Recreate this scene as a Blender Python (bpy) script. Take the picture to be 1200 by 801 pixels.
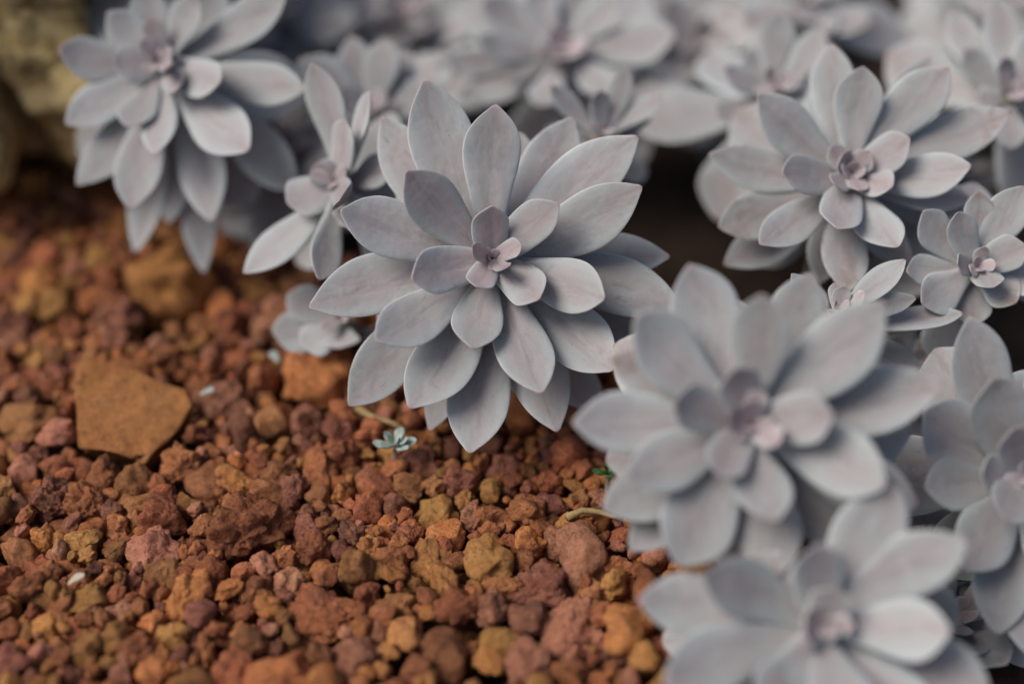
import bpy, math, random
import numpy as np
from mathutils import Vector, Matrix, noise, Euler

for o in list(bpy.data.objects):
    bpy.data.objects.remove(o)
scene = bpy.context.scene
col = scene.collection
PI = math.pi

# ------------------------------------------------------------------ camera
PITCH = math.radians(40)
CAM_H = 0.309
FPX = 50.0 / 36.0 * 1200.0
C0 = Vector((0, 0, CAM_H))
RT = Vector((1, 0, 0))
FW = Vector((0, math.cos(PITCH), -math.sin(PITCH)))
UP = Vector((0, math.sin(PITCH), math.cos(PITCH)))
cd = bpy.data.cameras.new('camera')
cam = bpy.data.objects.new('camera', cd)
col.objects.link(cam)
cam.location = C0
cam.rotation_euler = (PI / 2 - PITCH, 0, 0)
cd.lens = 50
cd.sensor_width = 36
cd.clip_start = 0.01
cd.clip_end = 200
cd.dof.use_dof = True
cd.dof.focus_distance = 0.398
cd.dof.aperture_fstop = 2.5
scene.camera = cam

# ------------------------------------------------------------------ light
SUN_EL, SUN_AZ = math.radians(52), math.radians(254)   # azimuth clockwise from +Y (north)
w = bpy.data.worlds.new('World')
scene.world = w
w.use_nodes = True
nt = w.node_tree
bg = nt.nodes['Background']
sky = nt.nodes.new('ShaderNodeTexSky')
sky.sky_type = 'NISHITA'
sky.sun_disc = False
sky.sun_elevation = SUN_EL
sky.sun_rotation = SUN_AZ
sky.air_density = 1.0
sky.dust_density = 4.0
sky.ozone_density = 1.0
nt.links.new(sky.outputs[0], bg.inputs[0])
bg.inputs[1].default_value = 0.062
sd = bpy.data.lights.new('sun', 'SUN')
sun = bpy.data.objects.new('sun', sd)
col.objects.link(sun)
sd.energy = 1.7
sd.angle = math.radians(32)
sd.color = (1.0, 0.965, 0.92)
sdir = Vector((math.sin(SUN_AZ) * math.cos(SUN_EL), math.cos(SUN_AZ) * math.cos(SUN_EL), math.sin(SUN_EL)))
sun.rotation_euler = sdir.to_track_quat('Z', 'Y').to_euler()
sun.location = (0, 0, 2)
scene.view_settings.view_transform = 'Standard'
scene.view_settings.look = 'None'
scene.view_settings.gamma = 1
scene.view_settings.exposure = 0.56
scene.render.engine = 'CYCLES'


def pix(x, y, z):
    """point of the place seen at photo pixel (x, y) at depth z metres"""
    return C0 + FW * z + RT * ((x - 600) / FPX * z) + UP * ((400.5 - y) / FPX * z)


def ground_at(x, y, h=0.0):
    v = (400.5 - y) / FPX
    z = (CAM_H - h) / (math.sin(PITCH) - v * math.cos(PITCH))
    return pix(x, y, z)


def to_pix(p):
    d = p - C0
    z = d.dot(FW)
    return 600 + d.dot(RT) / z * FPX, 400.5 - d.dot(UP) / z * FPX, z


# ------------------------------------------------------------------ materials
class NB:
    def __init__(self, name):
        self.m = bpy.data.materials.new(name)
        self.m.use_nodes = True
        self.t = self.m.node_tree
        self.b = self.t.nodes['Principled BSDF']

    def n(self, typ, **kw):
        nd = self.t.nodes.new(typ)
        for k, v in kw.items():
            setattr(nd, k, v)
        return nd

    def put(self, sock, v):
        if isinstance(v, bpy.types.NodeSocket):
            self.t.links.new(v, sock)
        elif isinstance(v, (tuple, list)) and len(v) == 3 and sock.type == 'RGBA':
            sock.default_value = (*v, 1)
        else:
            sock.default_value = v

    def math(self, op, a, b=0.0, clamp=False):
        nd = self.n('ShaderNodeMath', operation=op)
        nd.use_clamp = clamp
        self.put(nd.inputs[0], a)
        self.put(nd.inputs[1], b)
        return nd.outputs[0]

    def mix(self, f, a, b, mode='MIX'):
        nd = self.n('ShaderNodeMix', data_type='RGBA', blend_type=mode)
        self.put(nd.inputs[0], f)
        self.put(nd.inputs[6], a)
        self.put(nd.inputs[7], b)
        return nd.outputs[2]

    def ramp(self, f, lo, hi):
        nd = self.n('ShaderNodeMapRange')
        nd.interpolation_type = 'SMOOTHSTEP'
        self.put(nd.inputs[0], f)
        nd.inputs[1].default_value = lo
        nd.inputs[2].default_value = hi
        return nd.outputs[0]

    def noise(self, vec, scale, detail=3.0, rough=0.55, dist=0.0):
        nd = self.n('ShaderNodeTexNoise')
        if vec is not None:
            self.t.links.new(vec, nd.inputs['Vector'])
        nd.inputs['Scale'].default_value = scale
        nd.inputs['Detail'].default_value = detail
        nd.inputs['Roughness'].default_value = rough
        nd.inputs['Distortion'].default_value = dist
        return nd.outputs[0]

    def voro(self, vec, scale, feature='F1'):
        nd = self.n('ShaderNodeTexVoronoi', feature=feature)
        if vec is not None:
            self.t.links.new(vec, nd.inputs['Vector'])
        nd.inputs['Scale'].default_value = scale
        return nd.outputs['Distance']

    def bump(self, h, strength, dist, normal=None):
        nd = self.n('ShaderNodeBump')
        nd.inputs['Strength'].default_value = strength
        nd.inputs['Distance'].default_value = dist
        self.put(nd.inputs['Height'], h)
        if normal is not None:
            self.t.links.new(normal, nd.inputs['Normal'])
        return nd.outputs[0]


def leaf_material():
    k = NB('glaucous_leaf')
    att_e = k.n('ShaderNodeAttribute', attribute_name='across').outputs['Fac']
    att_t = k.n('ShaderNodeAttribute', attribute_name='along').outputs['Fac']
    oi = k.n('ShaderNodeObjectInfo')
    tc = k.n('ShaderNodeTexCoord').outputs['Object']
    off = k.n('ShaderNodeVectorMath', operation='ADD')
    k.put(off.inputs[0], tc)
    sc = k.n('ShaderNodeVectorMath', operation='SCALE')
    sc.inputs[0].default_value = (3.1, 7.7, 5.3)
    k.put(sc.inputs['Scale'], oi.outputs['Random'])
    k.put(off.inputs[1], sc.outputs[0])
    v = off.outputs[0]
    sep = k.n('ShaderNodeSeparateColor')
    k.put(sep.inputs[0], oi.outputs['Color'])
    pink, rust, tone = sep.outputs[0], sep.outputs[1], sep.outputs[2]
    # streaks that run along the leaf
    mp = k.n('ShaderNodeMapping')
    mp.inputs['Scale'].default_value = (0.22, 1, 1)
    k.put(mp.inputs['Vector'], v)
    vs = mp.outputs[0]
    big = k.noise(v, 75, 3, 0.6)
    streak = k.noise(vs, 420, 3, 0.6)
    fine = k.noise(v, 1500, 4, 0.7)
    c = k.mix(k.ramp(big, 0.35, 0.68), (0.356, 0.356, 0.350), (0.376, 0.344, 0.344))
    # rosy centre of the rosette, young leaves
    c = k.mix(k.math('MULTIPLY', pink, 0.70), c, (0.430, 0.310, 0.325))
    # mauve flush along the middle of the blade
    mid = k.ramp(k.math('ABSOLUTE', att_e), 0.55, 0.0)
    flush = k.math('MULTIPLY', mid, k.ramp(streak, 0.42, 0.62))
    c = k.mix(k.math('MULTIPLY', flush, 0.50), c, (0.270, 0.225, 0.230))
    # rubbed wax: thinner bloom shows darker grey green
    rub = k.math('MULTIPLY', k.ramp(k.noise(v, 190, 5, 0.7, 0.6), 0.56, 0.74), 0.5)
    c = k.mix(rub, c, (0.225, 0.215, 0.218))
    # thick wax: pale patches
    wax = k.math('MULTIPLY', k.ramp(k.noise(v, 120, 4, 0.65, 0.3), 0.56, 0.76), 0.45)
    c = k.mix(wax, c, (0.450, 0.480, 0.500))
    # translucent blue green margin with a thin rosy rim
    rim = k.ramp(k.math('ABSOLUTE', att_e), 0.40, 0.95)
    c = k.mix(k.math('MULTIPLY', rim, 0.62), c, (0.420, 0.465, 0.470))
    rim2 = k.ramp(k.math('ABSOLUTE', att_e), 0.93, 0.985)
    c = k.mix(k.math('MULTIPLY', rim2, 0.60), c, (0.60, 0.61, 0.60))
    rim3 = k.math('MULTIPLY', rim2, k.ramp(att_t, 0.62, 0.95))
    c = k.mix(k.math('MULTIPLY', rim3, 0.42), c, (0.42, 0.27, 0.25))
    tip = k.ramp(att_t, 0.95, 1.0)
    c = k.mix(k.math('MULTIPLY', tip, 0.35), c, (0.40, 0.22, 0.22))
    # brown weathering on some leaves, towards the tip
    rs = k.math('MULTIPLY', k.ramp(att_t, 0.45, 0.95), rust)
    rs = k.math('MULTIPLY', k.math('MULTIPLY', rs, 0.6), k.ramp(k.noise(v, 130, 5, 0.7, 0.8), 0.44, 0.60))
    c = k.mix(rs, c, (0.23, 0.135, 0.095))
    # few dark scratches and specks of grit
    scr = k.math('MULTIPLY', k.ramp(k.noise(vs, 900, 2, 0.5, 1.2), 0.68, 0.74), 0.45)
    c = k.mix(scr, c, (0.20, 0.15, 0.13))
    spk = k.math('MULTIPLY', k.ramp(k.voro(v, 420), 0.085, 0.05), 0.35)
    c = k.mix(spk, c, (0.24, 0.17, 0.14))
    hs = k.n('ShaderNodeHueSaturation')
    k.put(hs.inputs['Color'], c)
    k.put(hs.inputs['Value'], k.math('ADD', k.math('MULTIPLY', tone, 0.30), k.math('ADD', 0.76, k.math('MULTIPLY', fine, 0.16))))
    k.put(k.b.inputs['Base Color'], hs.outputs[0])
    k.put(k.b.inputs['Roughness'], k.math('ADD', 0.50, k.math('MULTIPLY', big, 0.25)))
    k.b.inputs['Specular IOR Level'].default_value = 0.28
    k.b.inputs['Subsurface Weight'].default_value = 0.12
    k.b.inputs['Subsurface Radius'].default_value = (1.0, 0.8, 0.7)
    k.b.inputs['Subsurface Scale'].default_value = 0.0015
    k.b.inputs['Sheen Weight'].default_value = 0.10
    k.b.inputs['Sheen Roughness'].default_value = 0.6
    n1 = k.bump(streak, 0.22, 0.0006)
    n2 = k.bump(big, 0.35, 0.0022, n1)
    k.put(k.b.inputs['Normal'], k.bump(fine, 0.14, 0.00016, n2))
    return k.m


def stone_material(name, c1, c2, c3, island=True, bscale=1.0, pits=True):
    k = NB(name)
    geo = k.n('ShaderNodeNewGeometry')
    oi = k.n('ShaderNodeObjectInfo')
    rnd = k.math('FRACT', k.math('ADD', geo.outputs['Random Per Island'], oi.outputs['Random']))
    v = geo.outputs['Position']
    n1 = k.noise(v, 300 * bscale, 6, 0.72, 0.5)
    n2 = k.noise(v, 1300 * bscale, 4, 0.75)
    n3 = k.noise(v, 150 * bscale, 3, 0.6, 0.6)
    c = k.mix(k.ramp(n1, 0.38, 0.66), c1, c2)
    c = k.mix(k.math('MULTIPLY', k.ramp(n3, 0.48, 0.68), 0.75), c, c3)
    # pale mineral grains and dark pores
    c = k.mix(k.math('MULTIPLY', k.ramp(n2, 0.57, 0.72), 0.55), c, (0.50, 0.25, 0.135))
    c = k.mix(k.math('MULTIPLY', k.ramp(n2, 0.44, 0.30), 0.70), c, (0.055, 0.022, 0.013))
    n4 = k.noise(v, 620 * bscale, 5, 0.8, 0.8)
    c = k.mix(k.math('MULTIPLY', k.ramp(n4, 0.55, 0.68), 0.55), c, k.mix(0.5, c2, (0.55, 0.30, 0.17)))
    c = k.mix(k.math('MULTIPLY', k.ramp(n4, 0.46, 0.34), 0.60), c, (0.070, 0.028, 0.018))
    hs = k.n('ShaderNodeHueSaturation')
    k.put(hs.inputs['Color'], c)
    k.put(hs.inputs['Value'], k.math('ADD', 1.12, k.math('MULTIPLY', rnd, 0.85)))
    k.put(hs.inputs['Hue'], k.math('ADD', 0.494, k.math('MULTIPLY', k.math('FRACT', k.math('MULTIPLY', rnd, 7.31)), 0.014)))
    k.put(k.b.inputs['Base Color'], hs.outputs[0])
    k.b.inputs['Roughness'].default_value = 0.82
    k.b.inputs['Specular IOR Level'].default_value = 0.30
    nb = k.bump(n1, 0.9, 0.0018 / bscale)
    nb = k.bump(n4, 0.8, 0.0011 / bscale, nb)
    nb = k.bump(n2, 0.9, 0.0008 / bscale, nb)
    if pits:
        pv = k.voro(v, 620 * bscale)
        nb = k.bump(k.ramp(pv, 0.05, 0.42), 0.45, 0.0006 / bscale, nb)
    k.put(k.b.inputs['Normal'], nb)
    return k.m


def plain_material(name, c1, c2, scale, rough=0.7, bump=0.3, bdist=0.0006):
    k = NB(name)
    v = k.n('ShaderNodeNewGeometry').outputs['Position']
    n1 = k.noise(v, scale, 5, 0.65)
    k.put(k.b.inputs['Base Color'], k.mix(k.ramp(n1, 0.35, 0.66), c1, c2))
    k.b.inputs['Roughness'].default_value = rough
    k.b.inputs['Specular IOR Level'].default_value = 0.3
    k.put(k.b.inputs['Normal'], k.bump(k.noise(v, scale * 4, 5, 0.7), bump, bdist))
    return k.m


M_LEAF = leaf_material()
M_STEM = plain_material('succulent_stem', (0.16, 0.13, 0.10), (0.27, 0.235, 0.20), 260)
M_SOIL = plain_material('dark_soil', (0.020, 0.012, 0.008), (0.055, 0.028, 0.016), 180, 0.95, 0.8, 0.002)
M_RED = stone_material('rust_red_scoria', (0.260, 0.082, 0.033), (0.355, 0.130, 0.055), (0.165, 0.056, 0.032))
M_ORANGE = stone_material('orange_scoria', (0.370, 0.128, 0.038), (0.430, 0.180, 0.062), (0.225, 0.074, 0.028))
M_MAROON = stone_material('maroon_scoria', (0.185, 0.066, 0.038), (0.265, 0.105, 0.065), (0.115, 0.044, 0.032))
M_OCHRE = stone_material('ochre_stone', (0.320, 0.140, 0.042), (0.385, 0.185, 0.062), (0.240, 0.094, 0.028), pits=False)
M_BROWN = stone_material('brown_stone', (0.240, 0.096, 0.036), (0.315, 0.138, 0.056), (0.155, 0.060, 0.025), pits=False)
M_PINK = stone_material('dusty_pink_scoria', (0.330, 0.130, 0.074), (0.400, 0.180, 0.108), (0.225, 0.082, 0.048))
M_SLAB = stone_material('tan_slab_stone', (0.320, 0.138, 0.040), (0.370, 0.172, 0.056), (0.250, 0.100, 0.028), bscale=0.6, pits=False)
M_AMBER = stone_material('amber_rock', (0.380, 0.165, 0.046), (0.440, 0.205, 0.062), (0.290, 0.115, 0.032), bscale=0.7, pits=False)
M_TWIG = plain_material('dry_twig', (0.26, 0.18, 0.075), (0.36, 0.26, 0.12), 500)
M_GREEN = plain_material('green_sprout_leaf', (0.035, 0.10, 0.030), (0.06, 0.15, 0.05), 600, 0.5)
M_PALE = plain_material('pale_blue_green_leaf', (0.30, 0.38, 0.33), (0.44, 0.50, 0.46), 500, 0.45)
M_HUSK = plain_material('pale_husk', (0.48, 0.40, 0.28), (0.60, 0.54, 0.42), 500, 0.6)


def limestone_material():
    k = NB('weathered_limestone')
    v = k.n('ShaderNodeNewGeometry').outputs['Position']
    n1 = k.noise(v, 45, 6, 0.65, 0.5)
    n2 = k.noise(v, 230, 6, 0.7)
    c = k.mix(k.ramp(n1, 0.38, 0.62), (0.44, 0.300, 0.110), (0.66, 0.51, 0.25))
    c = k.mix(k.ramp(n2, 0.56, 0.70), c, (0.56, 0.46, 0.28))
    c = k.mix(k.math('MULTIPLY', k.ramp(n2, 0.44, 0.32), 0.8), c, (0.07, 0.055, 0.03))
    c = k.mix(k.math('MULTIPLY', k.ramp(k.noise(v, 70, 4, 0.6, 1.0), 0.50, 0.36), 0.75), c, (0.13, 0.085, 0.03))  # dark patches painted into the colour as the shade of hollows
    k.put(k.b.inputs['Base Color'], c)
    k.b.inputs['Roughness'].default_value = 0.92
    nb = k.bump(n1, 1.0, 0.008)
    k.put(k.b.inputs['Normal'], k.bump(n2, 0.9, 0.003, nb))
    return k.m


M_LIME = limestone_material()


# ------------------------------------------------------------------ helpers
def link(name, me, mat, parent=None, loc=(0, 0, 0)):
    o = bpy.data.objects.new(name, me)
    col.objects.link(o)
    if mat is not None and me is not None and len(me.materials) == 0:
        me.materials.append(mat)
    o.location = loc
    if parent is not None:
        o.parent = parent
    return o


def tag(o, label=None, cat=None, group=None, kind=None):
    if label: o['label'] = label
    if cat: o['category'] = cat
    if group: o['group'] = group
    if kind: o['kind'] = kind
    return o


def empty(name, loc):
    o = bpy.data.objects.new(name, None)
    col.objects.link(o)
    o.location = loc
    o.empty_display_size = 0.01
    return o


def smooth(me):
    me.polygons.foreach_set('use_smooth', [True] * len(me.polygons))
    me.update()
    return me


def tube(name, pts, radii, seg=10):
    vs, fs = [], []
    n = len(pts)
    for i, p in enumerate(pts):
        d = (pts[min(i + 1, n - 1)] - pts[max(i - 1, 0)]).normalized()
        a = d.cross(Vector((0.31, 0.95, 0.05))).normalized()
        b = d.cross(a)
        for j in range(seg):
            t = 2 * PI * j / seg
            vs.append(p + (a * math.cos(t) + b * math.sin(t)) * radii[i])
    for i in range(n - 1):
        for j in range(seg):
            k = (j + 1) % seg
            fs.append((i * seg + j, i * seg + k, (i + 1) * seg + k, (i + 1) * seg + j))
    fs.append(tuple(range(seg))[::-1])
    fs.append(tuple((n - 1) * seg + j for j in range(seg)))
    me = bpy.data.meshes.new(name)
    me.from_pydata([tuple(v) for v in vs], [], fs)
    return smooth(me)


# ------------------------------------------------------------------ the ground
NX, NY = 90, 90
gv, gf = [], []
for j in range(NY + 1):
    for i in range(NX + 1):
        u, v = i / NX * 2 - 1, j / NY * 2 - 1
        x = 0.30 * u + 1.2 * u ** 7
        y = 0.36 + 0.30 * v + 1.2 * v ** 7
        gv.append((x, y, -0.010 + 0.004 * noise.noise(Vector((x * 25, y * 25, 3)))))
for j in range(NY):
    for i in range(NX):
        a = j * (NX + 1) + i
        gf.append((a, a + 1, a + NX + 2, a + NX + 1))
gm = bpy.data.meshes.new('ground')
gm.from_pydata(gv, [], gf)
smooth(gm)
ground = tag(link('ground', gm, M_SOIL), 'dark brown soil bed under the gravel and succulents', 'ground', kind='structure')

# ------------------------------------------------------------------ stones
def ico(sub):
    import bmesh
    bm = bmesh.new()
    bmesh.ops.create_icosphere(bm, subdivisions=sub, radius=1)
    v = np.array([p.co[:] for p in bm.verts])
    f = np.array([[q.index for q in p.verts] for p in bm.faces])
    bm.free()
    return v, f


ICO = {s: ico(s) for s in (2, 3, 4, 5)}


def stone_verts(seed, sub, cuts=11, rough=0.16, cutlo=0.52, cuthi=0.86, flat=1.0, lump=0.22):
    """angular, chipped and pitted stone of about unit radius"""
    r = random.Random(seed)
    v, f = ICO[sub]
    v = v.copy()
    off = Vector((r.random() * 50, r.random() * 50, r.random() * 50))
    rad = np.array([1 + lump * noise.noise(Vector(p) * 1.1 + off) for p in v])
    v *= rad[:, None]
    for _ in range(cuts):
        n = Vector((r.gauss(0, 1), r.gauss(0, 1), r.gauss(0, 1))).normalized()
        d = r.uniform(cutlo, cuthi)
        nn = np.array(n[:])
        s = v @ nn - d
        m = s > 0
        v[m] -= np.outer(s[m] * 0.93, nn)
    disp = np.array([rough * (0.95 * noise.noise(Vector(p) * 1.9 + off) + 0.50 * noise.noise(Vector(p) * 4.4 + off)
                              + 0.30 * noise.noise(Vector(p) * 9 + off) + 0.22 * noise.noise(Vector(p) * 18 + off)) for p in v])
    ln = np.linalg.norm(v, axis=1)
    v *= (1 + disp / np.maximum(ln, .3))[:, None]
    v[:, 2] *= flat
    return v, f


def mesh_from(name, v, f, mat):
    me = bpy.data.meshes.new(name)
    me.vertices.add(len(v))
    me.vertices.foreach_set('co', np.asarray(v, dtype=np.float32).ravel())
    k = f.shape[1]
    me.loops.add(len(f) * k)
    me.loops.foreach_set('vertex_index', np.asarray(f, dtype=np.int32).ravel())
    me.polygons.add(len(f))
    me.polygons.foreach_set('loop_start', np.arange(len(f), dtype=np.int32) * k)
    me.update(calc_edges=True)
    if mat is not None:
        me.materials.append(mat)
    return smooth(me)


rng = random.Random(11)
NT = 16
ROUGH = [rng.uniform(.10, .36) for i in range(NT)]
TEMPL_HI = [stone_verts(100 + i, 4, cuts=rng.randint(5, 12), rough=ROUGH[i], lump=.40) for i in range(NT)]
TEMPL_MI = [stone_verts(100 + i, 3, cuts=9, rough=ROUGH[i], lump=.40) for i in range(NT)]
TEMPL_LO = [stone_verts(100 + i, 2, cuts=9, rough=ROUGH[i], lump=.40) for i in range(NT)]
KINDS = [(M_RED, 0.34), (M_ORANGE, 0.15), (M_MAROON, 0.18), (M_OCHRE, 0.13), (M_BROWN, 0.10), (M_PINK, 0.10)]
KGRP = ['rust red gravel stones', 'orange gravel stones', 'maroon gravel stones', 'ochre gravel stones',
        'dark brown gravel stones', 'pinkish gravel stones']

# the particular big stones: pixel of centre, width px, height px, material, name, label, flatness, tilt
BIG = [
    # px, py, rx, ry(in depth), rz, material, seed, rotz, label, name
    (160, 500, 70, 50, 22, M_SLAB, 7, 0.25, 'large flat tan angular slab lying on the gravel', 'stone_slab'),
    (196, 334, 52, 42, 48, M_AMBER, 21, 0.4, 'rounded ochre rock half in shade below the drooping grey leaves', 'rock'),
    (370, 434, 44, 38, 46, M_ORANGE, 33, 1.0, 'bright orange rock beside the lowest leaves of the central rosette', 'rock'),
    (288, 622, 42, 32, 40, M_RED, 43, 0.2, 'knobbly dark red pitted stone, biggest amid the small gravel', 'stone'),
    (415, 668, 22, 18, 40, M_BROWN, 52, 0.1, 'upright smooth brown block shaped stone among red gravel', 'stone'),
    (34, 497, 42, 24, 22, M_BROWN, 63, 0.1, 'long rounded reddish brown stone beside the tan slab', 'stone'),
    (512, 603, 31, 24, 18, M_OCHRE, 71, 0.6, 'flat faced ochre stone below the central rosette', 'stone'),
    (640, 690, 36, 26, 24, M_MAROON, 82, 0.3, 'wide dark maroon pitted stone between orange stones', 'stone'),
    (668, 742, 36, 28, 24, M_PINK, 94, 0.8, 'large dusty pink stone with pitted face', 'stone'),
    (520, 770, 30, 28, 26, M_BROWN, 105, 0.8, 'rounded olive brown stone beside an ochre wedge stone', 'stone'),
    (588, 756, 31, 20, 18, M_OCHRE, 116, 0.2, 'ochre wedge shaped stone beside a rounded olive brown stone', 'stone'),
    (378, 718, 42, 30, 20, M_RED, 127, -0.5, 'broad sloping rust red stone below the brown block', 'stone'),
    (622, 640, 20, 16, 28, M_ORANGE, 138, 0.3, 'tall orange stone with a pointed top by the maroon stone', 'stone'),
    (330, 795, 44, 30, 26, M_ORANGE, 149, 0.3, 'large blurred orange stone at the gravel front', 'stone'),
    (62, 588, 27, 22, 28, M_MAROON, 150, 0.3, 'dusky red upright stone beside an orange streaked one', 'stone'),
    (104, 594, 23, 20, 27, M_RED, 161, 0.9, 'orange streaked red stone beside a dusky one', 'stone'),
    (210, 548, 24, 22, 26, M_RED, 172, 0.9, 'rust red stone tucked against the corner of the tan slab', 'stone'),
    (158, 570, 22, 18, 26, M_BROWN, 183, 0.5, 'brown pointed stone leaning before the tan slab', 'stone'),
]

# drop packing of round bodies: each stone settles in the lowest place near its spot
CELL = 0.016
cells = {}
placed = []     # (x, y, z, r, template, kind, big index)


def put_body(x, y, z, r):
    cells.setdefault((int(math.floor(x / CELL)), int(math.floor(y / CELL))), []).append((x, y, z, r))


def rest_height(x, y, r, k=0.82):
    h = r * 0.55 - 0.008
    ci, cj = int(math.floor(x / CELL)), int(math.floor(y / CELL))
    for i in range(ci - 2, ci + 3):
        for j in range(cj - 2, cj + 3):
            for (a, b, c, q) in cells.get((i, j), ()):
                d2 = (a - x) ** 2 + (b - y) ** 2
                s = (q + r) * k
                if d2 < s * s:
                    zz = c + math.sqrt(s * s - d2)
                    if zz > h:
                        h = zz
    return h


big_objs = []
NOGO = []
for bi, (px, py, rx, ry, rz, mat, seed, rot, label, name) in enumerate(BIG):
    p = ground_at(px, py, 0.004)
    z = to_pix(p)[2]
    s = z / FPX
    RX, RY, RZ = rx * s, ry * s * 1.25, rz * s
    p = ground_at(px, py, 0.006 + RZ * 0.5)
    if name == 'stone_slab':
        # flat slab: outline of corners, bevelled by subdivision and noise
        import bmesh
        pts = [(-1, .91), (-.61, .96), (.10, .70), (.81, .47), (1.0, .12), (.74, -.40), (.31, -1.02), (.1, -.84), (-.73, -.75), (-.83, -.19), (-.97, .39)]
        pts = pts[::-1]
        bm = bmesh.new()
        lo = [bm.verts.new((a * .92, b * .92, -1)) for a, b in pts]
        hi = [bm.verts.new((a, b, .8)) for a, b in pts]
        bm.faces.new(lo[::-1]); bm.faces.new(hi)
        for i in range(len(pts)):
            j = (i + 1) % len(pts)
            bm.faces.new((lo[i], lo[j], hi[j], hi[i]))
        bmesh.ops.bevel(bm, geom=list(bm.edges), offset=0.07, segments=2, affect='EDGES', profile=0.6)
        bmesh.ops.triangulate(bm, faces=bm.faces)
        bmesh.ops.subdivide_edges(bm, edges=bm.edges, cuts=3, use_grid_fill=True)
        bmesh.ops.triangulate(bm, faces=bm.faces)
        for q in bm.verts:
            n = noise.noise(q.co * 1.7) * .07 + noise.noise(q.co * 5) * .03
            q.co.x += n; q.co.y += noise.noise(q.co * 2.1 + Vector((9, 0, 0))) * .06
            q.co.z += noise.noise(Vector((q.co.x, q.co.y, 0)) * 2.2) * .25 + n
        me = bpy.data.meshes.new('stone_slab')
        bm.to_mesh(me); bm.free()
        me.materials.append(mat)
        for pl in me.polygons: pl.use_smooth = True
        o = link(name, me, mat)
        o.scale = (RX, RY * 1.0, 0.0075)
        o.rotation_euler = (math.radians(24), math.radians(3), 0)
        o.location = (p.x, p.y, 0.0130)
        for a in np.linspace(-.8, .8, 9):
            for b in np.linspace(-.8, .8, 9):
                if a * a + b * b < .95:
                    put_body(p.x + a * RX, p.y + b * RY, 0.0085 + b * RY * .40, 0.005)
    else:
        v, f = stone_verts(seed, 5 if mat in (M_RED, M_MAROON, M_PINK) else 4, cuts=12 if mat in (M_OCHRE, M_BROWN, M_ORANGE) else 9,
                           rough=0.32 if mat in (M_RED, M_MAROON, M_PINK) else 0.20, cutlo=.62, cuthi=.9)
        me = mesh_from(name, v, f, mat)
        o = link(name, me, mat)
        o.scale = (RX * 1.12, RY, RZ * 1.12)
        o.rotation_euler = (rng.uniform(-.2, .2), rng.uniform(-.2, .2), rot * 0.5)
        zc = 0.006 + RZ * 0.5
        o.location = (p.x, p.y, zc)
        rm = min(RX, RY, RZ)
        nx = max(1, int(RX / rm + .5))
        for i in range(nx):
            t = 0 if nx == 1 else (i / (nx - 1) * 2 - 1) * (RX - rm)
            put_body(p.x + t, p.y, zc, rm * .95)
            put_body(p.x + t, p.y + (RY - rm) * .8, zc, rm * .95)
            put_body(p.x + t, p.y - (RY - rm) * .8, zc, rm * .95)
    NOGO.append((p.x, p.y - RY * (.12 if name == 'stone_slab' else .35), RX * (1.0 if name == 'stone_slab' else .8), RY * 1.1))
    tag(o, label, 'stone' if name == 'stone' else 'rock')
    big_objs.append(o)


def in_bed(x, y):
    q = to_pix(Vector((x, y, 0)))
    if q[1] < 320 and q[0] > 300 or q[1] < 500 and q[0] > 730 or q[0] > 900:
        return False                      # the plants root in bare soil here
    return -70 < q[0] < 1270 and 90 < q[1] < 880


cum, acc = [], 0
for _, wgt in KINDS:
    acc += wgt
    cum.append(acc)


def pick_kind(x, y):
    u = rng.random() * acc
    # ochre stones come in loose patches
    s = noise.noise(Vector((x * 18, y * 18, 1.3)))
    if s > .18 and rng.random() < .28:
        return rng.choice((3, 3, 4))
    for i, c in enumerate(cum):
        if u <= c:
            return i
    return 0


def drop(n, rlo, rhi, tries, mu):
    cnt = 0
    while cnt < n:
        x, y = rng.uniform(-.26, .26), rng.uniform(.175, .56)
        if not in_bed(x, y):
            continue
        r = min(rhi, max(rlo, rng.lognormvariate(math.log(mu), 0.30)))
        best = None
        for t in range(tries):
            a, b = x + rng.gauss(0, .006), y + rng.gauss(0, .006)
            h = rest_height(a, b, r)
            if best is None or h < best[0]:
                best = (h, a, b)
        h, x, y = best
        if h > 0.0118 or any(((x - a) / (b * 1.0)) ** 2 + ((y - c) / (d * 1.0)) ** 2 < 1 for a, c, b, d in NOGO):
            cnt += 0.34
            continue
        put_body(x, y, h, r)
        placed.append((x, y, h, r, rng.randrange(NT), pick_kind(x, y)))
        cnt += 1


drop(2100, .0022, .0072, 5, .0043)
drop(1500, .0018, .0050, 7, .0032)
drop(1200, .0010, .0026, 8, .0018)

rots, scls = [], []
for p in placed:
    rots.append(Euler((rng.gauss(0, .5), rng.gauss(0, .5), rng.uniform(0, 6.28))).to_matrix())
    scls.append(Vector((rng.uniform(.95, 1.35), rng.uniform(.80, 1.1), rng.uniform(.72, 1.05))))

# which stones show largest: count their samples in a coarse depth buffer
BW, BH = 400, 267
zb = np.full((BH, BW), 9.0)
ib = np.full((BH, BW), -1, dtype=int)
for i, (x, y, h, r, t, kd) in enumerate(placed):
    q = to_pix(Vector((x, y, h)))
    cx, cy, rr = q[0] / 3, q[1] / 3, r / q[2] * FPX / 3
    x0, x1 = max(0, int(cx - rr)), min(BW - 1, int(cx + rr) + 1)
    y0, y1 = max(0, int(cy - rr)), min(BH - 1, int(cy + rr) + 1)
    if x0 > x1 or y0 > y1:
        continue
    yy, xx = np.mgrid[y0:y1 + 1, x0:x1 + 1]
    d = ((xx - cx) ** 2 + (yy - cy) ** 2) / (rr * rr)
    zz = q[2] - r * np.sqrt(np.maximum(0, 1 - d))
    m = (d < 1) & (zz < zb[y0:y1 + 1, x0:x1 + 1])
    zb[y0:y1 + 1, x0:x1 + 1][m] = zz[m]
    ib[y0:y1 + 1, x0:x1 + 1][m] = i
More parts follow.
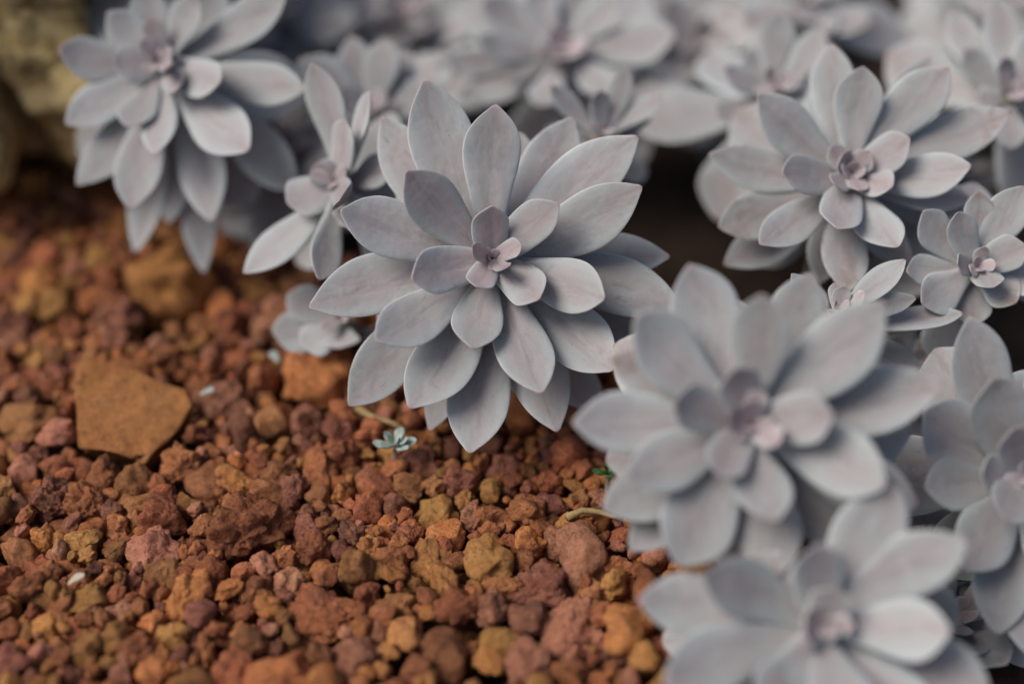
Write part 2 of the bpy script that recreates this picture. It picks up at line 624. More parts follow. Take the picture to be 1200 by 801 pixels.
# parts of the bed that plants cover do not count
OPEN = [(0, 215), (130, 235), (230, 325), (330, 330), (320, 400), (410, 480), (520, 540), (640, 515), (700, 560),
        (740, 680), (775, 800), (0, 800)]


def inside(px, py, poly):
    c = False
    for i in range(len(poly)):
        (x1, y1), (x2, y2) = poly[i], poly[i - 1]
        if (y1 > py) != (y2 > py) and px < (x2 - x1) * (py - y1) / (y2 - y1) + x1:
            c = not c
    return c


ids, counts = np.unique(ib[ib >= 0], return_counts=True)
ranked = []
for i, c in zip(ids, counts):
    q = to_pix(Vector(placed[i][:3]))
    if inside(q[0], q[1], OPEN):
        ranked.append((c, int(i)))
ranked.sort(reverse=True)
chosen = set(i for c, i in ranked[:280])

hi_mesh = {}
stones = []
for i in sorted(chosen):
    x, y, h, r, t, kd = placed[i]
    key = (t, kd)
    if key not in hi_mesh:
        hi_mesh[key] = mesh_from('gravel_stone', TEMPL_HI[t][0], TEMPL_HI[t][1], KINDS[kd][0])
    o = link('gravel_stone', hi_mesh[key], None)
    o.matrix_world = Matrix.LocRotScale(Vector((x, y, h)), rots[i].to_quaternion(), scls[i] * r * 1.12)
    stones.append((o, kd, r))
LAND = [(ob.location.xy, sh) for ob, sh in zip(big_objs, (
    'the tan slab', 'the ochre rock under the drooping leaves', 'the bright orange rock', 'the knobbly dark red stone',
    'the upright brown block', 'the long reddish brown stone', 'the flat faced ochre stone', 'the wide maroon stone',
    'the large dusty pink stone', 'the olive brown stone', 'the ochre wedge stone', 'the broad sloping red stone',
    'the tall pointed orange stone', 'the large blurred orange stone', 'the dusky upright stone', 'the orange streaked red stone',
    'the slab corner stone', 'the pointed brown stone'))]
for px_, py_, sh in ((462, 535, 'the pale blue green seedling'), (690, 610, 'the yellow twig'), (90, 690, 'the straw husk'),
                     (560, 545, 'the lowest tip of the sharp rosette'), (750, 690, 'the low leaves of the big pale rosette'),
                     (765, 780, 'the low blurred rosette'), (60, 250, 'the limestone rock'), (243, 465, 'the small dry leaf')):
    LAND.append((ground_at(px_, py_, .006).xy, sh))
KW = ['rust red', 'orange brown', 'dark maroon', 'ochre', 'dull brown', 'dusty pink']
bucket = {}
for o, kd, r in stones:
    sh = min(LAND, key=lambda q: (q[0] - o.location.xy).length)[1]
    bucket.setdefault((kd, sh), []).append((r * o.scale.x / max(r, 1e-6), o))
for (kd, sh), lst in bucket.items():
    lst.sort(key=lambda q: -q[0])
    n = len(lst)
    for i, (_, o) in enumerate(lst):
        if n == 1: wd = 'lone'
        elif n == 2: wd = ('larger', 'smaller')[i]
        else: wd = 'largest' if i == 0 else ('smallest' if i == n - 1 else 'middle sized')
        tag(o, '%s %s gravel stone near %s' % (wd, KW[kd], sh), 'stone', KGRP[kd])
lo_i = [i for i in range(len(placed)) if i not in chosen]
VV, FF, MI, base = [], [], [], 0
near = set(i for c, i in ranked[280:900])
for i in lo_i:
    x, y, h, r, t, kd = placed[i]
    v, f = TEMPL_MI[t] if i in near else TEMPL_LO[t]
    R = np.array(rots[i]) @ np.diag(np.array(scls[i]) * r * 1.12)
    VV.append(v @ R.T + np.array((x, y, h)))
    FF.append(f + base)
    MI.append(np.full(len(f), kd, dtype=np.int32))
    base += len(v)
gme = mesh_from('gravel', np.concatenate(VV), np.concatenate(FF), None)
for m, _ in KINDS:
    gme.materials.append(m)
gme.polygons.foreach_set('material_index', np.concatenate(MI))
tag(link('gravel', gme, None), 'small red and brown lava gravel filling the bed', 'gravel', kind='stuff')

# ------------------------------------------------------------------ limestone rock
def limestone(off, loc, scale, rotz, label):
    v, f = ICO[5]
    vv = []
    for p in v:
        q = Vector(p)
        box = (abs(q.x) ** 4 + abs(q.y) ** 4 + abs(q.z) ** 4) ** -.25      # blocky body
        rib = abs(noise.noise(Vector((q.x * 4.2 + q.z * 1.6, q.y * 4.2, q.z * 1.5)) + off))
        d = box * .9 + .20 * noise.noise(q * 1.6 + off) + .16 * noise.noise(q * 3.4 + off) - .42 * max(0, .28 - rib) / .28 * .85 \
            + .09 * noise.noise(q * 9 + off) + .05 * noise.noise(q * 19 + off)
        w_ = q * d
        if w_.z < -.34:                                   # undercut foot
            u_ = min(1, (-.34 - w_.z) / .32)
            w_.x *= 1 - .30 * u_
            w_.y = w_.y * (1 - .40 * u_) + .40 * u_
        vv.append(tuple(w_))
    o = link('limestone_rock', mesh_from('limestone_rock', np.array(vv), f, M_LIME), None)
    o.location, o.scale, o.rotation_euler = loc, scale, (-0.06, 0.0, rotz)
    tag(o, label, 'rock')


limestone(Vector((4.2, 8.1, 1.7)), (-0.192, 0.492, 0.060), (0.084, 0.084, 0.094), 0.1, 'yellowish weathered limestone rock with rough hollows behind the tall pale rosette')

# ------------------------------------------------------------------ leaves
PT = [0, .10, .25, .40, .55, .66, .76, .85, .92, .965, 1.0]
PWD = [.34, .40, .54, .75, .94, 1.0, .95, .75, .48, .24, .0]


def leaf_mesh(L, W, th, sag, cup, seed, hi, bw=.34):
    r = random.Random(seed)
    nt_, ns = (30, 28) if hi == 2 else ((20, 20) if hi == 1 else (13, 14))
    shift = r.uniform(-.05, .05)
    bendy = r.uniform(-.05, .05) * L
    asym = r.uniform(-.06, .06)
    ph = r.uniform(0, 6.28)
    vs, fs, ac, al = [], [], [], []
    PW = [max(w_, bw + (1.0 - bw) * math.sin(PI / 2 * min(1, t_ / .60))) if t_ < .66 else w_ for t_, w_ in zip(PT, PWD)] if bw > .35 else PWD
    for i in range(nt_):
        t = 1 - (1 - i / nt_) ** 1.25 if True else i / nt_
        tt = min(1, max(0, t + shift * math.sin(PI * t)))
        hw = np.interp(tt, PT, PW) * W / 2
        # smoothing of the piecewise profile
        hw = .5 * hw + .25 * (np.interp(max(0, tt - .035), PT, PW) + np.interp(min(1, tt + .035), PT, PW)) * W / 2
        tk = th * (0.55 + .45 * math.sin(PI * min(1, t * 1.0 + .12))) * (1 - .72 * t ** 3)
        tk = min(tk, hw * 1.5)
        cx = L * t
        cy = bendy * math.sin(PI * t)
        cz = -sag * L * 4 * t * (1 - t) + 0.02 * L * math.sin(3 * PI * t + ph) * t * .35
        for j in range(ns):
            a = 2 * PI * j / ns
            ca, sa = math.cos(a), math.sin(a)
            s = math.copysign(abs(ca) ** .75, ca)
            y = hw * s * (1 + asym * s)
            top = sa > 0
            z = (0.34 if top else 0.66) * tk * math.copysign(abs(sa) ** (1.1 if top else .8), sa)
            z += cup * hw * s * s
            if top:
                z -= 0.16 * tk * math.exp(-(s / .16) ** 2) * (1 - t)
            z += .05 * hw * math.sin(5 * t + ph) * s
            vs.append((cx, cy + y, cz + z))
            ac.append(s if top or abs(s) > .9 else s * .8)
            al.append(t)
    vs.append((L, 0, 0.0)); ac.append(0); al.append(1)
    for i in range(nt_ - 1):
        for j in range(ns):
            k = (j + 1) % ns
            fs.append((i * ns + j, i * ns + k, (i + 1) * ns + k, (i + 1) * ns + j))
    e = len(vs) - 1
    for j in range(ns):
        fs.append(((nt_ - 1) * ns + j, (nt_ - 1) * ns + (j + 1) % ns, e))
    fs.append(tuple(range(ns))[::-1])
    me = bpy.data.meshes.new('leaf')
    me.from_pydata(vs, [], fs)
    smooth(me)
    for nm, dat in (('across', ac), ('along', al)):
        at = me.attributes.new(nm, 'FLOAT', 'POINT')
        at.data.foreach_set('value', dat)
    me.materials.append(M_LEAF)
    return me


SEED = [0]


def add_leaf(root, rootloc, base, tip, normal, W, th, sag, cup, hi, pink, rust, roll=0.0, bw=.34):
    SEED[0] += 1
    r = random.Random(SEED[0] * 7 + 3)
    d = tip - base
    L = d.length
    d.normalize()
    n = (normal - d * normal.dot(d)).normalized()
    s = n.cross(d)
    M = Matrix((d, s, n)).transposed()
    if roll:
        M = M @ Matrix.Rotation(roll, 3, 'X')
    me = leaf_mesh(L, W, th, sag, cup, SEED[0], hi, bw)
    o = link('leaf', me, None, root)
    o.location = base - rootloc
    o.rotation_euler = M.to_euler()
    o.color = (pink, rust, r.random(), 1)
    return o


def frame(axis):
    a = axis.normalized()
    u = a.cross(UP)
    u = (RT - a * RT.dot(a)).normalized()
    v = a.cross(u)
    return a, u, v


def solve_leaf(c, a, u, v, tx, ty, el, h, r0=.0012):
    """azimuth and length of the leaf whose tip is seen at photo pixel (tx, ty)"""
    el = math.radians(el)
    b0 = c - a * h
    z = (b0 - C0).dot(FW)
    for it in range(6):
        tgt = pix(tx, ty, z)
        e = tgt - b0
        gx, gy = e.dot(RT), e.dot(UP)
        ang = math.atan2(gy, gx)
        best = None
        for i in range(720):
            ph = 2 * PI * i / 720
            d = (u * math.cos(ph) + v * math.sin(ph)) * math.cos(el) + a * math.sin(el)
            px_, py_ = d.dot(RT), d.dot(UP)
            df = abs((math.atan2(py_, px_) - ang + PI) % (2 * PI) - PI)
            ln = math.hypot(px_, py_)
            sc = df + (0.6 if ln < .22 else 0) 
            if best is None or sc < best[0]:
                best = (sc, ph, d, ln)
        sc, ph, d, ln = best
        L = math.hypot(gx, gy) / max(ln, .25)
        tip = b0 + d * L
        z = (tip - C0).dot(FW)
    rad = u * math.cos(ph) + v * math.sin(ph)
    return b0 + rad * r0, tip


def stem(root, rootloc, c, a, r=.0032):
    p0 = c - a * .004
    p1 = c - a * .022
    g = Vector((p1.x - a.x * .01, p1.y - a.y * .012 + .004, rootloc.z))
    rl = rootloc
    pts = [p0 - rl, (p0 + p1) / 2 - rl, p1 - rl, (p1 * .55 + g * .45) + Vector((0, .003, 0)) - rl, g - rl - Vector((0, 0, .006))]
    link('stem', tube('stem', pts, [r * .9, r, r * 1.05, r * 1.1, r * 1.2]), M_STEM, root)


def bud_leaves(root, g, c, a, u, v, r, n, size, hi):
    """tight heart: short broad pointed leaves that overlap round the axis"""
    ph0 = r.random() * 6.28
    for i in range(n):
        q = i / max(1, n - 1)
        ph = ph0 + i * 2.39996
        el = math.radians(34 + 36 * q + r.uniform(-5, 5))
        rad = u * math.cos(ph) + v * math.sin(ph)
        d = rad * math.cos(el) + a * math.sin(el)
        L = size * (1 - .55 * q) * r.uniform(.9, 1.1)
        b = c - a * .0014 + rad * .0004
        add_leaf(root, g, b, b + d * L, a, L * .66, L * .24, .03, .05, max(hi, 1), .80 + .2 * q, 0, r.uniform(-.15, .15), .55)


def rosette(label, cx, cy, z, ax, ay, leaves, hi=1, xf=(0, 0, 1), bud=5, buds=.0095, lower=7, lowL=.04, sz=1.0, group=None, cat='succulent',
            lowel=(-32, -8), name='succulent_rosette', seed=0, cup=.16):
    """leaves: (tip x, tip y, width, elevation, [pink], [rust], [roll deg]) in the pixels of a crop xf=(ox, oy, scale)"""
    ox, oy, s = xf
    cx, cy = ox + cx / s, oy + cy / s
    c = pix(cx, cy, z)
    axis = -FW + RT * ax + UP * ay
    a, u, v = frame(axis)
    r = random.Random(int(cx * 13 + cy * 7) + seed)
    g = Vector((c.x - a.x * .03, c.y - a.y * .034 + .004, 0.0))
    root = empty(name, g)
    tag(root, label, cat, group)
    stem(root, g, c, a)
    m = z / FPX
    for lf in leaves:
        tx, ty, wd, el = lf[:4]
        pk = lf[4] if len(lf) > 4 else max(0, (el - 32) / 60)
        rs = lf[5] if len(lf) > 5 else (0.0 if r.random() < .72 else r.uniform(.15, .5))
        rl = math.radians(lf[6]) if len(lf) > 6 else r.uniform(-.12, .12)
        h = .0008 + max(0, (62 - el)) * .000125
        b, t = solve_leaf(c, a, u, v, ox + tx / s, oy + ty / s, el, h)
        W = wd / s * m * 1.04
        add_leaf(root, g, b, t, a, W, min(.0062, .30 * W), r.uniform(.035, .075), r.uniform(cup * .6, cup * 1.25), hi, pk, rs, rl, .34 if el < 34 else (.52 if el < 45 else .74))
    bud_leaves(root, g, c, a, u, v, r, bud, buds, hi)
    for i in range(lower):
        ph = i * 2 * PI / lower + r.uniform(-.25, .25)
        el = math.radians(r.uniform(*lowel))
        rad = u * math.cos(ph) + v * math.sin(ph)
        d = rad * math.cos(el) + a * math.sin(el)
        L = lowL * r.uniform(.85, 1.1)
        b = c - a * r.uniform(.012, .019) + rad * .002
        t = b + d * L
        if t.z < .004:
            t.z = .004 + r.random() * .003
        add_leaf(root, g, b, t, a, L * r.uniform(.50, .60), .0052, .05, .15, min(hi, 1), 0, 0 if r.random() < .6 else r.uniform(.2, .7), r.uniform(-.2, .2))
    return root


def wild(label, cx, cy, z, ax, ay, n=20, L=.045, group=None, hi=0, seed=0, lower=5, name='succulent_rosette'):
    """rosette of the same kind whose leaves follow the natural spiral"""
    c = pix(cx, cy, z)
    axis = -FW + RT * ax + UP * ay
    a, u, v = frame(axis)
    r = random.Random(seed * 31 + 5)
    g = Vector((c.x - a.x * .03, c.y - a.y * .034 + .004, 0.0))
    root = empty(name, g)
    tag(root, label, 'succulent', group)
    stem(root, g, c, a)
    ph0 = r.random() * 6.28
    for i in range(n):
        q = i / (n - 1)
        ph = ph0 + i * 2.39996
        el = math.radians(-22 + 92 * q ** 1.15 + r.uniform(-6, 6))
        rad = u * math.cos(ph) + v * math.sin(ph)
        d = rad * math.cos(el) + a * math.sin(el)
        ll = L * (1 - .78 * q ** 1.35) * r.uniform(.92, 1.08)
        b = c - a * (.013 * (1 - q)) + rad * .0012
        t = b + d * ll
        if t.z < .004:
            t.z = .004
        add_leaf(root, g, b, t, a, ll * r.uniform(.50, .62), min(.0058, ll * .15), r.uniform(.03, .07), r.uniform(.08, .2), hi,
                 max(0, q - .45) * 1.6, 0 if r.random() < .7 else r.uniform(.2, .6), r.uniform(-.15, .15))
    bud_leaves(root, g, c, a, u, v, r, 6, L * .28, 0)
    return root


# --- the rosette in focus
XA = (340, 80, 1.742)
rosette('sharp grey lavender rosette with many broad pointed leaves overhanging open gravel', 413, 386, .402, .03, .10, [
    (472, 362, 40, 58, .9, 0), (372, 362, 34, 60, .9, 0), (380, 446, 58, 52, .85, 0), (446, 404, 30, 66, .9, 0),
    (413, 280, 74, 48, .6, 0), (548, 277, 82, 40, .25, 0), (248, 430, 92, 40, .55, 0), (509, 472, 84, 42, .4, 0),
    (375, 574, 102, 32, .15, 0), (515, 662, 112, 26, .15, .1), (643, 470, 108, 30, .05, 0), (237, 210, 108, 30, .3, 0), (173, 557, 108, 27, .15, 0),
    (421, 73, 116, 22, .05, 0), (719, 241, 118, 20, 0, .25), (102, 290, 120, 20, .1, 0), (243, 693, 126, 17, 0, 0), (660, 617, 126, 15, 0, 0),
    (275, 22, 136, 10, 0, 0), (711, 138, 124, 9, 0, .15), (366, 786, 126, 10, 0, 0), (38, 488, 124, 8, .05, .15), (807, 492, 122, 4, 0, .2),
    (546, 743, 120, 2, 0, .15), (188, 98, 112, 0, .1, .3), (578, 100, 128, -4, .2, .3), (776, 384, 96, -2, 0, 0), (118, 688, 116, 0, 0, .2),
    (283, 740, 86, -8, 0, 0), (84, 296, 80, -6, 0, 0), (640, 700, 100, -16, 0, 0), (470, 130, 100, -14), (720, 560, 100, -14)],
    hi=2, xf=XA, bud=4, buds=.0062, lower=5, lowL=.040, cup=.13)

# --- the blurred rosette in front of it, to its right
XB = (660, 300, 1.598)
rosette('big soft blurred pale rosette with pink heart, between sharp rosette and gravel edge', 352, 312, .350, -.06, .12, [
    (308, 300, 46, 56, .9, 0), (405, 350, 52, 56, .9, 0), (352, 270, 44, 60, .9, 0),
    (322, 208, 80, 46, .55, 0), (506, 296, 96, 40, .3, 0), (292, 412, 82, 42, .5, 0), (205, 275, 88, 38, .3, 0),
    (374, 70, 112, 28, .05, 0), (16, 312, 116, 14, .1, 0), (398, 497, 108, 32, .1, 0), (606, 432, 124, 24, 0, 0), (604, 86, 132, 18, 0, 0),
    (136, 106, 124, 20, 0, .1), (118, 420, 110, 22, .1, 0),
    (236, 14, 132, 8, 0, 0), (86, 190, 96, 6, 0, .9), (72, 474, 112, 4, 0, 0), (212, 580, 142, 14, 0, 0), (124, 552, 104, -4, 0, 0),
    (716, 236, 124, 4, 0, .5), (664, 470, 116, 2, 0, .2), (398, 606, 124, 6, .1, .8), (560, 560, 110, -4, 0, 0), (470, 30, 110, -4, 0, 0)],
    hi=1, xf=XB, bud=5, buds=.0095, lower=7, lowL=.042)

# --- bottom right rosette
rosette('blurred grey blue rosette low at the gravel edge below the big pale rosette', 487, 690, .340, .0, .22, [
    (512, 622, 84, 50, .4, 0), (452, 702, 60, 54, .6, 0), (520, 700, 56, 54, .6, 0),
    (478, 538, 104, 36, .1, 0), (630, 432, 126, 22, 0, 0), (757, 528, 118, 22, 0, 0), (728, 700, 116, 26, 0, 0), (262, 596, 112, 26, 0, 0),
    (140, 642, 116, 8, 0, 0), (186, 800, 126, 18, 0, 0), (380, 862, 122, 32, 0, 0), (545, 880, 124, 32, 0, 0), (800, 810, 140, 8, 0, 0),
    (700, 900, 120, 14, 0, 0), (260, 900, 120, 8, 0, 0), (350, 560, 100, 4, 0, 0)],
    hi=1, xf=XB, bud=5, buds=.0095, lower=6, lowL=.04)

# --- rosette at the right edge
rosette('grey rosette with rounded leaves beside the big pale one, under the small brown tipped rosette', 1206, 556, .372, -.10, .18, [
    (1136, 370, 74, 14, 0, .2), (1082, 482, 84, 18, 0, .2), (1166, 442, 70, 34, .1, 0), (1083, 570, 62, 22, 0, 0), (1130, 668, 72, 22, .1, .2),
    (1168, 744, 70, 8, 0, 0), (1150, 555, 50, 44, .3, 0), (1190, 500, 44, 52, .4, 0), (1180, 610, 50, 48, .4, 0), (1290, 480, 76, 24, 0, 0),
    (1310, 590, 76, 24, 0, 0), (1250, 400, 70, 18, 0, 0), (1270, 690, 70, 20, 0, 0), (1220, 780, 74, 8, 0, 0)],
    hi=1, bud=5, lower=6, lowL=.042)

# --- right rosette
XC = (780, 0, 2.224)
rosette('pale pink hearted rosette with wide open leaves, in front of the dark gap', 488, 448, .424, -.02, .18, [
    (440, 478, 60, 52, .9, 0), (535, 405, 56, 54, .9, 0), (462, 400, 60, 54, .9, 0),
    (638, 360, 98, 40, .45, 0), (592, 486, 86, 44, .5, 0), (448, 598, 108, 40, .35, 0), (305, 452, 108, 36, .35, .2),
    (514, 172, 124, 24, .05, 0), (738, 176, 132, 18, 0, .2), (798, 432, 114, 26, .05, 0), (606, 644, 112, 32, .05, 0), (244, 636, 108, 24, .05, 0),
    (240, 246, 126, 20, 0, 0), (904, 292, 126, 8, 0, .8), (112, 400, 118, 8, 0, .2), (136, 592, 124, 6, 0, .8), (476, 762, 120, 16, 0, .8),
    (432, 112, 120, 4, 0, 0), (690, 152, 110, 2, 0, .3), (795, 520, 116, 6, 0, 0), (150, 690, 120, -8, 0, 0), (400, 740, 100, -6, 0, 0), (640, 690, 100, -8, 0, 0)],
    hi=1, xf=XC, bud=6, buds=.0110, lower=5, lowL=.042)

rosette('small rosette with a brown tinged upper leaf, tucked below the pale pink hearted one', 818, 692, .410, .0, .12, [
    (672, 548, 96, 24, 0, 0), (762, 552, 80, 34, 0, 0), (815, 496, 80, 22, 0, 1.0), (935, 484, 108, 24, 0, 0), (940, 640, 92, 34, 0, .3),
    (856, 748, 76, 48, .1, 0), (668, 792, 114, 24, 0, .2), (626, 706, 86, 20, 0, 0), (915, 790, 100, 18, 0, .9), (800, 850, 110, 8, 0, .4),
    (760, 690, 60, 46, .4, 0), (990, 740, 90, 16, 0, .4)],
    hi=1, xf=XC, bud=6, buds=.008, lower=4, lowL=.03)

rosette('small rosette seen side on, rising behind the big pale rosette', 452, 800, .395, .05, .85, [
    (328, 712, 70, 20, 0, .2), (627, 676, 80, 24, 0, .2), (655, 775, 60, 12, 0, 0, 50), (778, 815, 80, 0, 0, 0), (470, 745, 46, 56, .3, 0),
    (520, 760, 46, 50, .3, 0), (560, 850, 70, 20, 0, 0), (300, 800, 70, 5, 0, 0)],
    hi=1, xf=XC, bud=4, buds=.007, lower=4, lowL=.03)

rosette('half open rosette with upright leaves behind the pale pink hearted one', 290, 225, .468, .0, .45, [
    (300, 32, 94, 28, .05, 0), (412, 76, 84, 26, 0, 0), (152, 178, 74, 30, .2, .2), (132, 302, 84, 14, 0, 0), (404, 258, 64, 22, 0, 0),
    (215, 130, 80, 20, 0, 0), (330, 190, 40, 56, .6, .4), (260, 300, 70, 24, .1, 0)],
    hi=1, xf=XC, bud=6, buds=.011, lower=6, lowL=.042)

rosette('rosette at the back with a rosy flushed drooping leaf, beside the half open one', 372, -20, .520, .0, .40, [
    (530, 66, 112, 18, .25, .2), (340, 56, 100, 26, .3, .2), (430, 90, 90, 20, .2, 0), (200, 60, 110, 14, .3, .2), (500, -90, 110, 18, 0, 0), (270, -110, 110, 20, 0, 0)],
    hi=0, xf=XC, bud=5, lower=6, lowL=.045)

rosette('dull grey rosette with long upright leaf beyond the brown edged leaves', 905, 235, .455, -.1, .2, [
    (862, -6, 92, 16, .05, .2), (776, 128, 84, 14, 0, .2), (815, 262, 80, 22, 0, 0), (1000, 60, 100, 18, 0, 0), (745, 20, 96, -4, 0, .4),
    (1020, 260, 100, 20, 0, .3), (900, 390, 90, 12, 0, .2), (880, 150, 50, 46, .3, 0)],
    hi=0, xf=XC, bud=5, lower=5, lowL=.042)

# --- top left rosette with drooping leaves
XD = (0, 0, 2.4275)
rosette('tall pale rosette with drooping lower leaves beside the limestone rock', 452, 172, .452, -.04, .14, [
    (486, 140, 44, 56, .9, 0), (412, 200, 44, 54, .9, 0), (470, 200, 40, 58, .9, 0),
    (432, 44, 70, 40, .7, .2), (322, 184, 112, 36, .35, 0), (497, 262, 74, 42, .5, 0), (562, -12, 98, 28, .15, 0),
    (628, 232, 116, 38, .15, 0), (440, 440, 98, 28, .05, 0), (358, 360, 104, 32, .3, 0),
    (306, 34, 110, 24, .05, 0), (166, 142, 124, 20, .05, 0), (186, 354, 124, 16, .05, 0), (815, -14, 124, 16, 0, 0), (400, -40, 110, 18, 0, 0),
    (872, 256, 124, 16, 0, 0), (706, 430, 150, 24, .05, 0), (218, 528, 124, 8, .05, .2), (368, 598, 132, 14, .05, 0),
    (600, 634, 134, 4, 0, 0), (386, 722, 112, -8, 0, .2), (580, 780, 104, -12, 0, 0), (845, 546, 144, -4, 0, 0), (690, 60, 110, 4, 0, 0), (480, 640, 110, -10, 0, 0)],
    hi=1, xf=XD, bud=5, buds=.0095, lower=5, lowL=.045)

# --- plant between it and the rosette in focus, turned to the left
rosette('rosette turned aside with upright edge-on blades, squeezed against the sharp rosette', 388, 212, .432, -.42, .20, [
    (364, 74, 46, 24, .1, 0), (336, 238, 56, 34, .3, 0), (285, 320, 50, 22, .05, 0), (434, 107, 40, 28, 0, 0, -28), (374, 328, 40, 28, 0, 0, -60),
    (404, 140, 40, 38, .2, 0), (398, 236, 34, 50, .7, 0), (366, 196, 34, 48, .7, 0), (416, 262, 40, 24, 0, 0), (460, 190, 40, 10, 0, 0)],
    hi=1, bud=4, buds=.008, lower=5, lowL=.036)

rosette('grey leaved rosette with one tall pointed leaf, behind the rosette turned aside', 432, 130, .470, -.05, .30, [
    (453, 44, 46, 22, .1, 0), (412, 42, 44, 14, .1, 0), (350, 70, 50, 16, 0, 0), (505, 100, 46, 12, .1, 0), (400, 105, 30, 40, .3, 0), (480, 60, 46, 4, 0, .2)],
    hi=0, bud=4, lower=6, lowL=.038)

# --- rosette at the top, behind the one in focus
XE = (400, 0, 2.857)
rosette('far blurred rosette with rosy centre, behind the top of the sharp rosette', 738, 158, .505, .0, .22, [
    (742, 100, 70, 54, 1.0, 0), (676, 170, 70, 52, 1.0, 0), (800, 180, 76, 50, .8, 0), (735, 200, 60, 54, 1.0, 0),
    (450, 140, 110, 26, .1, 0), (312, 220, 96, 14, .1, 0), (396, 326, 130, 12, .1, .2), (655, 356, 116, 30, .2, .2), (894, 312, 116, 32, .05, 0),
    (920, 6, 116, 26, .05, 0), (1122, 108, 156, 18, .1, 0), (650, -40, 126, 22, .1, 0), (466, 0, 124, 18, .1, .2), (1195, 356, 150, 6, 0, .2),
    (800, -60, 120, 16, 0, 0), (1010, 220, 120, 10, 0, 0), (540, 250, 100, 22, .3, .2)],
    hi=1, xf=XE, bud=5, buds=.0120, lower=6, lowL=.048)

rosette('little half open side shoot just above the sharp rosette', 880, 430, .450, .15, .45, [
    (1046, 360, 80, 22, 0, 0, 30), (1076, 322, 84, 30, .1, .2), (700, 286, 84, 24, 0, .2), (866, 300, 76, 44, .1, 0, 10), (960, 222, 84, 34, .1, .4), (780, 420, 50, 12, 0, 0),
    (1010, 420, 46, 8, 0, 0)],
    hi=0, xf=XE, bud=3, buds=.006, lower=3, lowL=.02, name='succulent_shoot')

# --- low leaves peeping out under the sharp rosette
rosette('low grey shoot under the left leaves of the sharp rosette', 398, 372, .440, -.25, .35, [
    (318, 386, 52, 16, 0, 0), (352, 404, 48, 20, 0, 0), (336, 345, 46, 20, 0, 0), (396, 408, 46, 24, 0, 0), (420, 330, 40, 24, 0, 0)],
    hi=0, bud=3, buds=.007, lower=2, lowL=.022, name='succulent_shoot')

# --- the crowd behind and between
FILL = [
    ('shaded rosette low in the corner between the blurred grey blue and the rounded leaf rosettes', 1120, 715, .395, .0, .35, 18, .040),
    ('shaded rosette behind the upright edge-on blades of the one turned aside', 325, 170, .490, -.1, .30, 18, .042),
    ('far rosette behind the tall pale one beside the limestone rock', 318, 0, 0.563, -.05, .35, 22, .050),
    ('far rosette between the tall pale one and the far rosy centred one', 468, 20, 0.578, .05, .40, 22, .050),
    ('very soft far rosette behind the far rosy centred one', 590, -34, 0.608, .0, .45, 22, .052),
    ('very soft far rosette to the side of the far rosy centred one', 742, -30, 0.598, .1, .40, 22, .052),
    ('dim rosette between the far rosy centred one and the half open one', 828, 60, 0.553, .0, .40, 22, .048),
    ('dim far rosette in the corner beyond the dull grey one', 1190, -20, 0.578, -.1, .40, 20, .050),
    ('shaded rosette between the pink hearted and the small brown tipped rosettes', 1090, 190, 0.488, .1, .40, 18, .044),
    ('shaded rosette low behind the big pale rosette, beside the rounded leaf one', 1075, 430, 0.443, .1, .40, 16, .036),
    ('shaded low rosette between the big pale and the rounded leaf rosettes', 1085, 640, 0.413, .1, .40, 14, .036),
    ('far low rosette under the tall pale one, near the ochre rock', 300, 190, 0.518, -.1, .40, 16, .042),
    ('far rosette beyond the half open one at the back', 880, -60, 0.618, .0, .45, 20, .052),
]
for i, (lab, px_, py_, z, ax, ay, n, L) in enumerate(FILL):
    wild(lab, px_, py_, z, ax, ay, n, L, seed=i + 3)

# ------------------------------------------------------------------ small things on the gravel
def on_top(px_, py_, lift=0.0):
    """point on the gravel surface that is seen at a photo pixel"""
    h = .012
    for it in range(4):
        p = ground_at(px_, py_, h)
        t = -.005
        ci, cj = int(math.floor(p.x / CELL)), int(math.floor(p.y / CELL))
        for i in range(ci - 1, ci + 2):
            for j in range(cj - 1, cj + 2):
                for (a, b, c, q) in cells.get((i, j), ()):
                    d2 = (a - p.x) ** 2 + (b - p.y) ** 2
                    if d2 < q * q:
                        t = max(t, c + math.sqrt(q * q - d2))
        h = t + lift
    return ground_at(px_, py_, h)


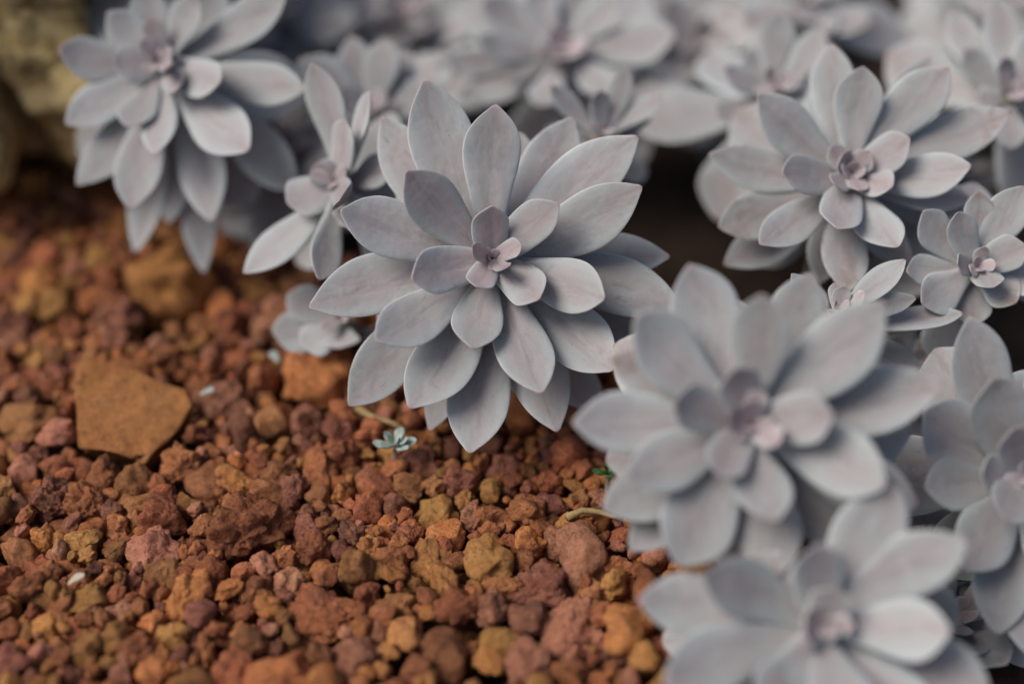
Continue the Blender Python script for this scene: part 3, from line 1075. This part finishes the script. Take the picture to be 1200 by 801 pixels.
def small_plant(label, px_, py_, mat, n, L, name, seed, h=.010):
    p = on_top(px_, py_, .008)
    h = p.z - .003
    g = Vector((p.x, p.y, .003))
    root = empty(name, g)
    tag(root, label, 'seedling')
    r = random.Random(seed)
    link('stem', tube('stem', [Vector((0, 0, -.004)), Vector((0, 0, h * .5)), Vector((0, 0, h - .003))], [.0009, .0008, .0007], 8), M_STEM, root)
    for i in range(n):
        ph = i * 2.4 + r.random()
        el = math.radians(10 + 60 * i / n)
        d = Vector((math.cos(ph) * math.cos(el), math.sin(ph) * math.cos(el), math.sin(el)))
        b = Vector((p.x, p.y, p.z - .001))
        ll = L * (1 - .5 * i / n)
        o = add_leaf(root, g, b, b + d * ll, Vector((0, 0, 1)), ll * .55, ll * .2, .05, .15, 0, 0, 0)
        o.data.materials[0] = mat


small_plant('tiny pale blue green seedling on the gravel below the sharp rosette', 462, 518, M_PALE, 11, .0068, 'seedling', 1, .016)
small_plant('tiny green sprout in the gravel beside the big pale rosette', 713, 550, M_GREEN, 7, .0055, 'sprout', 2, .015)


def twig(label, pxs, r0, mat=M_TWIG, h=.0135, name='twig'):
    hh = max(on_top(a, b, r0 * .5).z for a, b in pxs)
    pts = [ground_at(a, b, hh) for a, b in pxs]
    g = pts[0].copy()
    o = link(name, tube(name, [q - g for q in pts], [r0 * (1 - .12 * i) for i in range(len(pts))], 8), mat)
    o.location = g
    tag(o, label, 'twig')


twig('thin dry yellow twig lying by the big pale rosette', [(664, 606), (682, 598), (700, 599), (716, 604), (730, 606)], .0011)
twig('dry tan twig lying under the sharp rosette', [(418, 478), (436, 488), (456, 494), (476, 503)], .0011)


def fallen(label, px_, py_, ang, L, mat, h=.0135):
    p = on_top(px_, py_, .003)
    d = Vector((math.cos(ang), math.sin(ang), .12))
    SEED[0] += 1
    me = leaf_mesh(L, L * .5, L * .16, -.05, .12, SEED[0], 0)
    me.materials[0] = mat
    o = link('fallen_leaf', me, None)
    d.normalize()
    n = Vector((0, 0, 1)); n = (n - d * n.dot(d)).normalized()
    o.rotation_euler = Matrix((d, n.cross(d), n)).transposed().to_euler()
    o.location = p - d * L / 2
    tag(o, label, 'fallen leaf')


fallen('small pale dry leaf on gravel between the tan slab and orange rock', 243, 458, .6, .0046, M_PALE)
fallen('small pale leaf fallen behind the orange rock', 322, 418, 2.2, .0055, M_PALE)
fallen('pale straw husk sliver lying among dark gravel before the tan slab', 90, 678, .7, .0050, M_HUSK)
